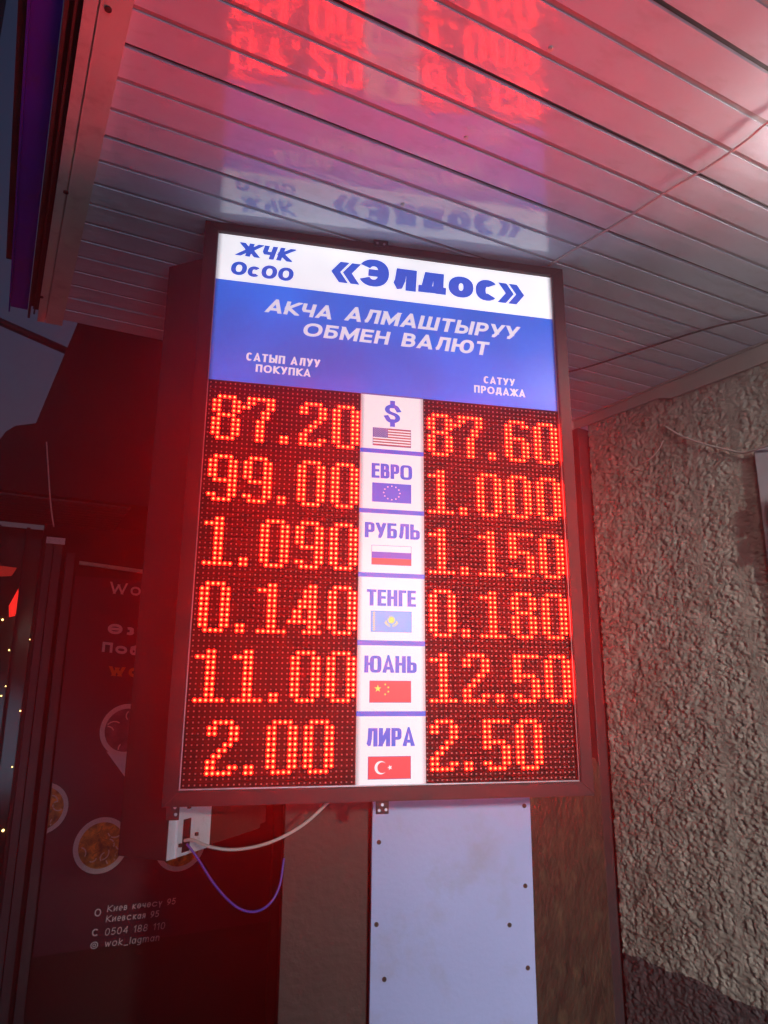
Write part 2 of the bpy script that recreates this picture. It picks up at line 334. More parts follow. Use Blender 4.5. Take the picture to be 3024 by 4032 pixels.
def lettering(bm, text, x0, x1, z0, z1, wt, gl=GL2, y=0, shear=0, gap=.14, mi=0, slope=0, th=.0004, only=None, pen=1):
    """set text between x0..x1 with cap height z0..z1; wt = stroke weight as a share of the cap height"""
    H = z1-z0; t0_ = wt*H
    adv = sum(gl[c][0] for c in text) + gap*(len(text)-1); k = (x1-x0-shear*H)/adv
    x = x0; cnt = 0
    for ci, ch in enumerate(text):
        W = gl[ch][0]*k; t = t0_*(.74 if ch in '«»' else 1)
        for pl in (gl[ch][1] if only is None or only == ci else []):
            P = [(t/2+p[0]*(W/pen-t), t/2+p[1]*(H-t)) for p in pl]
            closed = len(P) > 3 and abs(P[0][0]-P[-1][0])+abs(P[0][1]-P[-1][1]) < 1e-7
            if closed: P = P[:-1]
            n = len(P)
            L, R = [], []
            for i in range(n):
                a = P[i-1] if (i or closed) else None; b = P[i]; c = P[(i+1) % n] if (i < n-1 or closed) else None
                d1 = Vector((b[0]-a[0], b[1]-a[1])).normalized() if a else None
                d2 = Vector((c[0]-b[0], c[1]-b[1])).normalized() if c else None
                if d1 and d2:
                    m = (d1+d2); m = m.normalized() if m.length > 1e-6 else d1
                    nn = Vector((-m[1], m[0])); sc_ = 1/max(.33, nn.dot(Vector((-d1[1], d1[0])))); base = Vector(b)
                else:
                    d = d1 or d2; nn = Vector((-d[1], d[0])); sc_ = 1
                    ax = abs(d[1]); sl = (Vector(c if d2 else a)-Vector(b)).length; ext = 0 if sl < t*.6 else (t/2 if (ax < .05 or ax > .95) else t*.9)
                    base = Vector(b) + (d if d1 else -d)*ext
                L.append(base+nn*(t/2*sc_)); R.append(base-nn*(t/2*sc_))
            lo = min(0, min(p[1] for p in pl)*(H-t)) ; hi = max(H, max(p[1] for p in pl)*(H-t)+t)
            if max(p[1] for p in pl) < .95: hi = max(p[1] for p in pl)*(H-t)+t
            cnt += 1; yy = y - cnt*4e-6
            for i in range(n if closed else n-1):
                j = (i+1) % n
                q = clip([tuple(L[i]), tuple(R[i]), tuple(R[j]), tuple(L[j])], lo, hi)
                if len(q) < 3: continue
                A = [bm.verts.new((x+px_*pen+shear*pz_, yy-th, z0+pz_+slope*(x+px_*pen-x0))) for px_, pz_ in q]
                try: bm.faces.new(A).material_index = mi
                except ValueError: pass
        x += W+gap*k
def flat(bm, pts, y, mi=0):
    f = bm.faces.new([bm.verts.new((p[0], y, p[1])) for p in pts]); f.material_index = mi; return f
def rect(bm, x0, x1, z0, z1, y, mi=0): return flat(bm, [(x0, z0), (x1, z0), (x1, z1), (x0, z1)], y, mi)
def star(bm, cx, cz, r, y, mi=0, rot=90, asp=1):
    c = bm.verts.new((cx, y, cz)); P = [bm.verts.new((cx+asp*(r if k % 2 == 0 else r*.4)*math.cos(math.radians(rot+36*k)), y, cz+(r if k % 2 == 0 else r*.4)*math.sin(math.radians(rot+36*k)))) for k in range(10)]
    for k in range(10): bm.faces.new((c, P[k], P[(k+1) % 10])).material_index = mi
def disc(bm, cx, cz, r, y, mi=0, n=24): return flat(bm, [(cx+r*math.cos(2*PI*k/n), cz+r*math.sin(2*PI*k/n)) for k in range(n)], y, mi)

# ================================================================== SETTING
bm = newbm(); box(bm, -9, 9, -9, 9, -1.75, -1.6)
tag(link('ground', bm, 'ground', FB, (0, 0, -1.6)), kind='structure')

# ---- soffit: backing slab, slats, grooves
bm = newbm(); box(bm, -.005, 1.99, -1.9, 2.03, .0125, .16)
soffit = tag(link('soffit', bm, 'dark', FC, (0, 0, 0)), kind='structure')
V0, PITCHS = .541, .0748
k0, k1 = -31, 20
bm = newbm(); gw = .0105; box(bm, .062, 1.944, 0, PITCHS-gw, 0, .0082)
slat = link('slat', bm, 'slat', FC, (0, 0, 0), soffit)
bm = newbm(); box(bm, .062, 1.944, 0, gw, .0022, .0086)
groove = link('groove', bm, 'groove', FC, (0, 0, 0), soffit)
first = True
for k in range(k0, k1):
    vv = V0 + k*PITCHS
    if first: slat.location.y = vv+gw/2
    else: copy_part(slat, (0, vv+gw/2-slat.location.y, 0)).location.z = random.uniform(-.0006, .0006)
    if k % 3 == 0:
        bm = newbm(); box(bm, .062, 1.944, vv-gw/2, vv+gw/2, .0066, .0086); part('joint', bm, 'joint', soffit)
    if k % 3:
        if groove.location.y == 0: groove.location.y = vv-gw/2
        else: copy_part(groove, (0, vv-gw/2-groove.location.y, 0))
    first = False
# edge trim of the soffit and the sign channel outside it
bm = newbm(); prism(bm, [(.0085, -.014), (.027, -.014), (.027, -.006), (.0295, -.006), (.0295, -.014), (.072, -.014), (.0722, .0), (.0085, .0)], 1, -1.9, 2.045)
e = tag(link('edge_trim', bm, 'trim', FC, (0, 0, 0)), 'aged white metal edge trim with screws along the left side of the soffit', 'edge trim')
for (sx, sy) in ((426, 34), (260, 755), (163, 1168)):
    p = px(sx, sy, FC, 2, -.014); bm = newbm(); cyl(bm, (p.x, p.y), 2, .0052, -.0165, -.0135, 12); cyl(bm, (p.x, p.y), 2, .0022, -.0172, -.0164, 6)
    part('screw', bm, 'rust', e)
bm = newbm(); box(bm, -.016, -.010, -1.9, 2.0, -.03, .02); box(bm, -.0098, .006, -1.9, 2.0, .006, .012); box(bm, -.003, .001, -1.9, 2.0, -.016, .0058)
tag(link('steel_channel', bm, 'rust', FC, (0, 0, 0)), 'narrow rusty steel channel between the white edge trim and the blue fascia', 'metal channel')
bm = newbm(); box(bm, -.058, -.0175, -1.9, 1.99, -.012, .13); box(bm, -.062, -.0585, -1.9, 1.985, -.03, .13)
f = tag(link('blue_fascia', bm, 'blue', FC, (0, 0, 0)), 'dark blue sheet metal fascia board above the left edge of the soffit', 'fascia board')
bm = newbm(); box(bm, -.074, -.0625, -1.9, 1.72, -.02, .12); part('outer_edge', bm, 'rust', f)
# screws in the slats
for i, (sx, sy) in enumerate(((2167, 190), (1835, 270*2), (1585, 805), (2655, 0))):
    if i == 3: continue
    p = px(sx, sy, FC, 2, 0); bm = newbm(); cyl(bm, (p.x, p.y), 2, .0042, -.003, .001, 12); cyl(bm, (p.x, p.y), 2, .0018, -.0036, -.0029, 6)
    part('screw', bm, 'trim', soffit)
# wall moulding
bm = newbm()
za, zb = -.058, 0
prism(bm, [(-1.9, -.058), (1.5, -.062), (1.522, -.062), (1.57, -.044), (2.0, -.04), (2.0, .0), (-1.9, .0)], 0, 1.9365, 1.943)
prism(bm, [(-1.9, -.006), (2.0, -.006), (2.0, .0), (-1.9, .0)], 0, 1.926, 1.9363)
tag(link('wall_moulding', bm, 'mould', FC, (1.94, 0, 0)), 'cream strip moulding where the slatted soffit meets the roughcast wall', 'moulding')
bm = newbm(); box(bm, 1.2, 1.935, 1.985, 1.995, -.04, -.0005)
tag(link('end_moulding', bm, 'mould', FC, (1.2, 1.99, 0)), 'short strip moulding closing the far end of the soffit right of the rate board', 'moulding')

# ---- plaster wall (relief is real geometry)
def relief(v, z):
    a = noise.noise(Vector((v*20, z*34, 0)))*.5 + noise.noise(Vector((v*62+7, z*95, 3)))*.4
    w_ = noise.noise(Vector((v*30, z*40, 9)))
    d = noise.voronoi(Vector((v*44+.6*w_, z*84+v*16+.6*w_, 1.5)))[0]
    lump = min(1, (d[1]-d[0])*2.6)
    worm = 1-min(1, abs(noise.noise(Vector((v*30+20, z*58+v*12, 5))))*5)
    return a*.0048 + lump*.0044*(.5+1.0*abs(w_)) - worm*.0036 + .0012*noise.noise(Vector((v*150, z*190, 2)))
def strip(v, z):
    s = 1.0
    for c, wd in ((1.475, .022), (1.33, .03)):
        cc = c + .012*math.sin(z*5) + .02*(z < .2)*0
        s = min(s, max(.28, min(1, abs(v-cc)/wd)))
    return s
NV, NZ = 400, 760
v0, v1, z0, z1 = .55, 1.925, -1.6, 1.03
verts = []; faces = []
for i in range(NV+1):
    # finer towards the visible part
    t = i/NV; v = v0+(v1-v0)*(1-(1-t)**1.0)
    for j in range(NZ+1):
        z = z0+(z1-z0)*j/NZ
        h = relief(v, z)*strip(v, z)
        if i == NV: v_ = v + .006*noise.noise(Vector((z*30, 1, 1)))+.004*noise.noise(Vector((z*80, 1, 4)))
        else: v_ = v
        verts.append((1.95-h, v_, z))
for i in range(NV):
    for j in range(NZ):
        a = i*(NZ+1)+j; faces.append((a, a+1, a+NZ+2, a+NZ+1))
me = bpy.data.meshes.new('plaster_wall'); me.from_pydata(verts, [], faces)
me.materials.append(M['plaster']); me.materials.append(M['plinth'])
mi = []
for i in range(NV):
    for j in range(NZ):
        z = z0+(z1-z0)*(j+.5)/NZ; v = v0+(v1-v0)*(i+.5)/NV
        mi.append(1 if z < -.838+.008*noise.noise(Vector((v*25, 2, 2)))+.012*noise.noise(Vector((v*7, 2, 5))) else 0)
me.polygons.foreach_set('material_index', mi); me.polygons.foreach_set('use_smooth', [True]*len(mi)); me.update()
pw = bpy.data.objects.new('plaster_wall', me); sc.collection.objects.link(pw); pw.matrix_world = FB
tag(pw, 'rough grey roughcast plaster wall with dark painted plinth at right', 'wall')
bm = newbm(); box(bm, 1.96, 2.15, -2.4, 1.915, -1.6, 1.1); pw['_loc'] = [0, 0, 0]
box(bm, 1.945, 1.9595, -2.4, .549, -1.6, 1.0)
o = link('wall_body', bm, 'plaster', FB, (0, 0, 0), pw)

# ---- dark back wall, post, brown boards
bm = newbm(); box(bm, 1.15, 2.4, 2.01, 2.06, -1.6, 1.02)
tag(link('back_wall', bm, 'wall', FB, (1.7, 2.03, -1.6)), 'dark back wall closing the recess between the rate board and the plaster wall', 'wall')
bm = newbm(); box(bm, 1.895, 1.94, 1.925, 2.0, -1.6, .98, bev=.003)
tag(link('corner_post', bm, 'steel', FB, (1.92, 1.96, -1.6)), 'dark narrow steel post in the corner beside the plaster wall', 'post')
bm = newbm()
a = px(2359, 3000, FB, 1, 1.87); zt = px(2330, 2985, FB, 1, 1.87).z
prism(bm, [(1.38, -1.6), (a.x, -1.6), (a.x, zt-.03), (a.x-.018, zt), (1.38, zt+.01)], 1, 1.87, 1.888)
tag(link('worn_wooden_board', bm, 'wood', FB, (1.6, 1.88, -1.6)), 'scuffed brown wooden board standing right of the white board', 'board')
# white board and brown panel directly behind the rate board (sign frame)
ZG = -(1.6+.6147)
WB = .2
bm = newbm()
L0 = px(1468, 3156, FS, 1, WB).x; L1 = px(1454, 4032, FS, 1, WB).x; R0 = px(2086, 3142, FS, 1, WB).x; R1 = px(2117, 4032, FS, 1, WB).x
pts = [(L1, ZG), (R1, ZG)]
zz = [-1.9+.12*i for i in range(10)]
pts += [(R1+(R0-R1)*min(1, max(0, (z+1.3)/.45))+random.uniform(-.0006, .0006), z) for z in zz] + [(R0, -.6), (L0, -.6)] + [(L1+(L0-L1)*min(1, max(0, (z+1.3)/.45))+random.uniform(-.0009, .0009), z) for z in zz[::-1]]
prism(bm, pts, 1, WB, WB+.012)
wbd = tag(link('white_board', bm, 'board', FS, ((L0+R0)/2, WB, ZG)), 'tall white board with screw heads fixed upright below the rate board', 'board')
for sx, sy in ((1492, 3316), (1482, 3640), (2064, 3173), (2068, 3488), (2078, 3811), (2006, 3642), (1513, 3856)):
    p = px(sx, sy, FS, 1, WB); bm = newbm(); cyl(bm, (p.x, p.z), 1, .0048, WB-.0015, WB+.001, 12, mi=2); cyl(bm, (p.x, p.z), 1, .0024, WB-.0022, WB-.0014, 6, mi=1)
    part('screw', bm, ['galv', 'dark', 'rust'], wbd)
bm = newbm(); box(bm, .206, L0-.006, WB+.02, WB+.04, ZG, .2)
tag(link('brown_panel', bm, 'brown', FS, (.3, WB+.02, ZG)), 'plain dark brown panel left of the white board below the rate board', 'panel')
bm = newbm(); box(bm, .206, .755, WB+.045, WB+.06, ZG, .2)
tag(link('kiosk_wall', bm, 'wall', FS, (.7, WB+.05, ZG)), 'dark kiosk wall behind the brown panel and the white board', 'wall')

# ================================================================== THE RATE BOARD
SB = -.825
sign = thing('rate_board', FS, (.385, .05, SB), 'illuminated currency exchange rate board with red LED digits hanging under the soffit', 'exchange sign')
X0, X1, Z0, Z1 = -.034, .805, -.824, .370
IX0, IX1, IZ0, IZ1 = -.0065, .7775, -.797, .349
WF = -.010
bm = newbm()
def rail(pts):
    bm = newbm(); prism(bm, pts, 1, WF, .095)
    es = [e for e in bm.edges if abs(e.verts[0].co.y-WF) < 1e-6 and abs(e.verts[1].co.y-WF) < 1e-6]
    bmesh.ops.bevel(bm, geom=es, offset=.0015, segments=2, affect='EDGES'); return bm
for pts in ([(X0, Z0), (IX0, IZ0), (IX0, IZ1), (X0, Z1)], [(X1, Z0), (X1, Z1), (IX1, IZ1), (IX1, IZ0)],
            [(X0, Z1), (IX0, IZ1), (IX1, IZ1), (X1, Z1)], [(X0, Z0), (X1, Z0), (IX1, IZ0), (IX0, IZ0)]):
    part('frame_rail', rail(pts), 'frame', sign)
bm = newbm(); box(bm, X0+.002, X1-.002, .0955, .1005, Z0+.002, Z1-.002); part('back_plate', bm, 'steel', sign)
# inner bead
bm = newbm()
for a in ((IX0, IX0+.0015, IZ0, IZ1), (IX1-.0015, IX1, IZ0, IZ1), (IX0+.0016, IX1-.0016, IZ0, IZ0+.002)): box(bm, a[0], a[1], -.003, .006, a[2], a[3])
part('inner_bead', bm, 'galv', sign)

# --- header light box
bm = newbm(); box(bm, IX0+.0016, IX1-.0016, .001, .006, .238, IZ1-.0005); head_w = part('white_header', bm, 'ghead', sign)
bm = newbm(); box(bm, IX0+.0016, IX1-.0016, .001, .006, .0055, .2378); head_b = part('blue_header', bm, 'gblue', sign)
def text(parent, t, x0, x1, z0, z1, wt, m, **k):
    y = k.pop('y', .0008)
    for i, ch in enumerate(t):
        if ch == ' ': continue
        bm = newbm(); lettering(bm, t, x0, x1, z0, z1, wt, y=y, only=i, **k)
        part('letter', bm, m, parent)
text(head_w, 'ЖЧК', .037, .161, .300, .333, .24, 'gletterb', pen=1.35, shear=.28, gap=.14)
text(head_w, 'ОсОО', .024, .163, .252, .285, .23, 'gletterb', pen=1.35, shear=.12, gap=.07)
text(head_w, '«Элдос»', .244, .708, .265, .334, .255, 'gletterb', pen=1.4, gap=.08, shear=.06)
text(head_b, 'АКЧА', .103, .254, .171, .203, .20, 'gletterw', pen=1.35, shear=.26, gap=.13)
text(head_b, 'АЛМАШТЫРУУ', .277, .692, .173, .207, .20, 'gletterw', pen=1.35, shear=.26, gap=.13)
text(head_b, 'ОБМЕН', .184, .382, .125, .157, .20, 'gletterw', pen=1.35, shear=.22, gap=.13)
text(head_b, 'ВАЛЮТ', .405, .616, .125, .159, .20, 'gletterw', pen=1.35, shear=.22, gap=.13)
text(head_b, 'САТЫП АЛУУ', .0685, .226, .054, .0725, .18, 'gletterw', pen=1.4, gap=.16, shear=.04)
text(head_b, 'ПОКУПКА', .0895, .206, .030, .0475, .18, 'gletterw', pen=1.4, gap=.16, shear=.03)
text(head_b, 'САТУУ', .598, .674, .056, .0735, .18, 'gletterw', pen=1.4, gap=.16, shear=.04)
text(head_b, 'ПРОДАЖА', .5745, .698, .031, .0490, .18, 'gletterw', pen=1.4, gap=.16, shear=.03)

# --- middle strip with currencies
SX0, SX1 = .3168, .4552
divs = [(-.1205, -.130), (-.2525, -.262), (-.387, -.3965), (-.5235, -.5335), (-.660, -.6695)]
edges = [.0045]+[z for d in divs for z in d]+[-.7965]
cells = []
for i in range(6):
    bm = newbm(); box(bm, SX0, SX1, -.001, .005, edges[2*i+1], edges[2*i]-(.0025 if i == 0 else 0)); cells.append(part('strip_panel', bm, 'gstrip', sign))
for d in divs:
    bm = newbm(); box(bm, SX0, SX1, -.0011, .005, d[1], d[0]); part('strip_divider', bm, 'gletterb', sign)
bm = newbm(); box(bm, SX0, SX1, -.0012, .005, .0021, .005); part('strip_cap', bm, 'gnavy', sign)
YF = -.0012
text(cells[0], '$', .369, .403, -.0595, -.0170, .15, 'gletterb', y=YF, pen=1.7)
text(cells[1], 'ЕВРО', .341, .4295, -.1855, -.153, .165, 'gletterb', gl=GL4, gap=.08, pen=1.5, y=YF)
text(cells[2], 'РУБЛЬ', .328, .4455, -.3145, -.282, .165, 'gletterb', gl=GL4, gap=.08, pen=1.5, y=YF)
text(cells[3], 'ТЕНГЕ', .334, .4365, -.4545, -.4215, .165, 'gletterb', gl=GL4, gap=.08, pen=1.5, y=YF)
text(cells[4], 'ЮАНЬ', .3305, .4375, -.5865, -.5535, .165, 'gletterb', gl=GL4, gap=.08, pen=1.5, y=YF)
text(cells[5], 'ЛИРА', .335, .4325, -.7255, -.6915, .165, 'gletterb', gl=GL4, gap=.08, pen=1.5, y=YF)
y1, y2, y3, y4 = -.0014, -.0016, -.0018, -.0020
def flag(cell, z1_, z0_, base, fn, mats, x0=.3435, x1=.4265, lab=''):
    bm = newbm(); rect(bm, x0-.0008, x1+.0008, z0_-.0008, z1_+.0008, y1, 0); rect(bm, x0, x1, z0_, z1_, y2, base); fn(bm, x0, x1, z0_, z1_)
    o = part('flag', bm, mats, cell); o['label'] = lab; return o
def f_us(bm, x0, x1, a, b):
    h = (b-a)/13
    for i in range(0, 13, 2): rect(bm, x0, x1, b-h*(i+1), b-h*i, y3, 2)
    cx = x0+(x1-x0)*.39; rect(bm, x0, cx, b-7*h, b, y4, 3)
    for r in range(9):
        for c in range(6 if r % 2 == 0 else 5):
            star(bm, x0+(cx-x0)*((c+.5)/6+(0 if r % 2 == 0 else 1/12)), b-7*h*(r+.6)/9.2, .0011, y4-.0002, 1)
flag(cells[0], -.0735, -.1125, 1, f_us, ['gnavy', 'gwhite', 'gusr', 'gnavy'], lab='red and white striped flag with blue starry corner')
def f_eu(bm, x0, x1, a, b):
    cx, cz = (x0+x1)/2, (a+b)/2
    for k in range(12): star(bm, cx+.0175*math.sin(k*PI/6), cz+.0148*math.cos(k*PI/6), .0023, y3, 2)
flag(cells[1], -.1965, -.2365, 1, f_eu, ['gletterb', 'gletterb', 'gwhite'], lab='blue flag with a ring of twelve stars')
def f_ru(bm, x0, x1, a, b):
    h = (b-a)/3; rect(bm, x0, x1, a+h, a+2*h, y3, 2); rect(bm, x0, x1, a, a+h, y3, 3)
flag(cells[2], -.3305, -.3698, 1, f_ru, ['gnavy', 'gwhite', 'gviolet', 'gred'], lab='white, blue and red striped flag')
def f_kz(bm, x0, x1, a, b):
    cx, cz = x0+(x1-x0)*.5, a+(b-a)*.58
    disc(bm, cx, cz, .0062, y3, 2)
    for k in range(28):
        t = 2*PI*k/28; p = lambda r, dt: (cx+r*math.cos(t+dt), cz+r*math.sin(t+dt))
        flat(bm, [p(.0068, -.05), p(.0068, .05), p(.0092, 0)], y3, 2)
    for r, wd, da in ((.0105, .0016, 72), (.0130, .0015, 62)):
        for s in (-1, 1):
            for k in range(6):
                t0 = math.radians(-90+s*(10+k*da/6)); t1 = math.radians(-90+s*(10+(k+.85)*da/6)); q = wd*(.6+k*.12)
                flat(bm, [(cx+r*math.cos(t0), cz+r*math.sin(t0)), (cx+(r+q)*math.cos(t0), cz+(r+q)*math.sin(t0)), (cx+(r+q)*math.cos(t1), cz+(r+q)*math.sin(t1)), (cx+r*math.cos(t1), cz+r*math.sin(t1))], y3, 2)
    for k in range(9):
        zz_ = a+.001+(b-a-.002)*(k+.5)/9
        flat(bm, [(x0+.003, zz_), (x0+.0055, zz_-.0017), (x0+.008, zz_), (x0+.0055, zz_+.0017)], y3, 2)
        flat(bm, [(x0+.0048, zz_), (x0+.0055, zz_-.0007), (x0+.0062, zz_), (x0+.0055, zz_+.0007)], y4, 1)
flag(cells[3], -.4655, -.5058, 1, f_kz, ['gletterb', 'gsky', 'gyel'], lab='sky blue flag with yellow sun and wings')
def f_cn(bm, x0, x1, a, b):
    h = b-a; star(bm, x0+.0160, b-h*.36, .0074, y3, 2)
    for fx, fz, r in ((.0310, .16, 20), (.0372, .30, 50), (.0372, .50, 80), (.0308, .63, 60)): star(bm, x0+fx, b-h*fz, .0026, y3, 2, rot=r)
flag(cells[4], -.6025, -.6430, 1, f_cn, ['gnavy', 'gred', 'gyel'], x0=.342, x1=.425, lab='red flag with one large and four small yellow stars')
def f_tr(bm, x0, x1, a, b):
    cz = (a+b)/2+.0003; ox, R, r2, c2 = x0+.0245, .0122, .0099, x0+.0277
    # crescent as a strip between two arcs
    al = math.acos((R*R+(c2-ox)**2-r2*r2)/(2*R*(c2-ox))); n = 26
    be = math.atan2(R*math.sin(al), R*math.cos(al)-(c2-ox)); prev = None
    for k in range(n+1):
        t = al+(2*PI-2*al)*k/n; u_ = be+(2*PI-2*be)*k/n
        cur = ((ox+R*math.cos(t), cz+R*math.sin(t)), (c2+r2*math.cos(u_), cz+r2*math.sin(u_)))
        if prev:
            q = [prev[0], cur[0], cur[1], prev[1]]
            flat(bm, q if k not in (1, n) else ([prev[0], cur[0], cur[1]] if k == 1 else [prev[0], cur[0], prev[1]]), y3, 2)
        prev = cur
    star(bm, x0+.0425, cz, .0052, y3, 2, rot=180)
flag(cells[5], -.7445, -.7848, 1, f_tr, ['gnavy', 'gred', 'gwhite'], x0=.3405, x1=.424, lab='red flag with white crescent and star')

# --- LED panels
FONT = {
 '0': [[1,2,3,4]]+[[0,1,4,5]]*8+[[1,2,3,4]],
 '1': [[2,3],[0,1,2,3]]+[[2,3]]*7+[[0,1,2,3,4,5]],
 '2': [[1,2,3,4],[0,1,4,5],[0,1,4,5],[4,5],[3,4],[2,3],[1,2],[0,1],[0,1,4,5],[0,1,2,3,4]],
 '4': [[4,5],[3,4,5],[3,4,5],[2,3,4,5],[2,3,4,5],[1,2,4,5],[1,2,4,5],[0,1,2,3,4,5,6],[4,5],[3,4,5,6]],
 '5': [[0,1,2,3,4,5],[0,1],[0,1],[0,1],[0,1,2,3,4],[0,1,4,5],[4,5],[4,5],[0,1,4,5],[1,2,3,4]],
 '6': [[1,2,3,4],[0,1,4,5],[0,1],[0,1],[0,1,2,3,4],[0,1,4,5],[0,1,4,5],[0,1,4,5],[0,1,4,5],[1,2,3,4]],
 '7': [[0,1,2,3,4,5],[0,1,4,5],[-1,0,4,5],[3,4],[3,4],[2,3],[2,3],[2,3],[2,3],[2,3]],
 '8': [[1,2,3,4],[0,1,4,5],[0,1,4,5],[0,1,4,5],[1,2,3,4],[0,1,4,5],[0,1,4,5],[0,1,4,5],[0,1,4,5],[1,2,3,4]],
 '9': [[1,2,3,4],[0,1,4,5],[0,1,4,5],[0,1,4,5],[0,1,4,5],[1,2,3,4,5],[4,5],[4,5],[0,1,4,5],[1,2,3,4]],
 '.': [[]]*8+[[0,1],[0,1]]}
LINES = {'L': [('87.20', (1, 8, 15, 19, 26)), ('99.00', (1, 8, 15, 19, 26)), ('1.090', (1, 8, 12, 19, 26)), ('0.140', (1, 8, 12, 18, 26)), ('11.00', (1, 8, 15, 19, 26)), ('2.00', (4, 11, 15, 22))],
         'R': [('87.60', (1, 8, 15, 19, 26)), ('1.000', (1, 8, 12, 19, 26)), ('1.150', (1, 8, 12, 19, 26)), ('0.180', (1, 8, 12, 19, 26)), ('12.50', (1, 8, 15, 19, 26)), ('2.50', (1, 8, 12, 19))]}
MW = .006                                             # mask plane
bm = newbm(); box(bm, -.0049, .3149, MW, MW+.006, -.155, .005)
for j in range(16): box(bm, -.0049, .3149, MW-.0032, MW-.0002, -.01*j+.0040, -.01*j+.0049)
module = part('led_module', bm, 'mask', sign)
mods = 0
for side, ox in (('L', 0), ('R', .46)):
    for r in range(5):
        if mods: copy_part(module, (ox, 0, -.16*r))
        mods += 1
for side, ox in (('L', 0), ('R', .46)):
    lit = set()
    for li, (txt, cols) in enumerate(LINES[side]):
        cells_ = set()
        for ch, c0 in zip(txt, cols):
            bm = newbm(); n = 8
            for rr, row in enumerate(FONT[ch]):
                for c_ in row:
                    c, rw = c0+c_, 3+13*li+rr; cells_.add((c, rw)); x, z = ox+.01*c, -.01*rw
                    A = [bm.verts.new((x+.0038*math.cos(2*PI*k/n), MW-.0003, z+.0038*math.sin(2*PI*k/n))) for k in range(n)]
                    B = [bm.verts.new((x+.0021*math.cos(2*PI*k/n), MW-.0026, z+.0021*math.sin(2*PI*k/n))) for k in range(n)]
                    for k in range(n): bm.faces.new((A[k], A[(k+1) % n], B[(k+1) % n], B[k])).material_index = 1
                    bm.faces.new(B).material_index = 0
            o = part('lit_point' if ch == '.' else 'lit_digit', bm, ['ledcore', 'ledside'], sign); o['kind'] = 'stuff'
            o['label'] = 'red LED decimal point of %s' % txt if ch == '.' else 'red LED digit %s of %s' % (ch, txt)
        lit |= cells_
    bm = newbm()
    for c in range(32):
        for r in range(80):
            if (c, r) in lit: continue
            x, z = ox+.01*c, -.01*r; box(bm, x-.00135, x+.00135, MW-.0016, MW-.0002, z-.0014, z+.0013)
    o = part('unlit_leds', bm, 'unlit', sign); o['kind'] = 'stuff'
# --- brackets
def bracket(x0, x1, z0, z1, wf, holes):
    bm = newbm(); box(bm, x0, x1, wf-.004, wf, z0, z1, bev=.001)
    b = part('bracket', bm, 'frame', sign)
    for hx, hz in holes:
        bm = newbm(); cyl(bm, (hx, hz), 1, .0028, wf-.0062, wf-.0041, 10); part('bolt', bm, 'galv', b)
bracket(.338, .372, .358, .384, WF-.001, [(.346, .366), (.362, .3655)])
bracket(.358, .383, -.849, -.822, WF+.02, [(.364, -.842), (.377, -.841), (.370, -.832)])
bracket(-.028, -.004, -.850, -.822, WF+.03, [(-.012, -.828), (-.010, -.840)])

# ================================================================== SECOND SIGN (seen from its edge, behind left)
c0 = Vector((.341, 1.478)); bdir = Vector((-.634, .773)); rdir = Vector((.773, .634))
def s2(a, b): p = c0 + rdir*a + bdir*b; return (p.x, p.y)
zb, ztp = -.320, .965
sec = thing('second_rate_board', FB, (c0.x, c0.y, zb), 'second rate board seen edge on, dark casing behind the left side of the lit one', 'exchange sign')
TH = .115
bm = newbm(); prism(bm, [s2(.002, .004), s2(.36, .004), s2(.36, TH), s2(.002, TH)], 2, zb+.012, ztp); part('casing', bm, 'steel', sec)
bm = newbm(); prism(bm, [s2(0, .0), s2(.02, 0), s2(.022, -.004), s2(.024, 0), s2(.135, 0), s2(.135, .0035), s2(0, .0035)], 2, zb, ztp-.5)
part('white_flange', bm, 'whitepaint', sec)
bm = newbm(); prism(bm, [s2(.1355, 0), s2(.33, 0), s2(.33, .0035), s2(.1355, .0035)], 2, zb+.004, ztp-.5); part('brown_flange', bm, 'brown', sec)
bm = newbm(); prism(bm, [s2(-.002, .001), s2(-.0003, .001), s2(-.0003, TH), s2(-.002, TH)], 2, zb, ztp); part('side_sheet', bm, 'steel', sec)
# cable opening
bm = newbm(); prism(bm, [s2(.043, -.0015), s2(.066, -.0015), s2(.066, -.0003), s2(.043, -.0003)], 2, zb+.006, zb+.066); part('cable_opening', bm, 'dark', sec)
for a_, z_ in ((.008, .075), (.055, .085), (.035, .018), (.085, .03)):
    bm = newbm(); prism(bm, [s2(a_-.003, -.0055 if a_ > .03 else -.001), s2(a_+.003, -.0055 if a_ > .03 else -.001), s2(a_+.003, -.0002), s2(a_-.003, -.0002)], 2, zb+z_, zb+z_+.006); part('screw', bm, 'rust', sec)
bm = newbm(); prism(bm, [s2(.02, TH+.001), s2(.34, TH+.001), s2(.34, TH+.003), s2(.02, TH+.003)], 2, zb+.06, .30); part('rear_led_panel_or_reflection', bm, 'ledrear', sec)
bm = newbm(); prism(bm, [s2(.02, TH+.001), s2(.34, TH+.001), s2(.34, TH+.003), s2(.02, TH+.003)], 2, .31, .93); part('rear_header', bm, 'steel', sec)

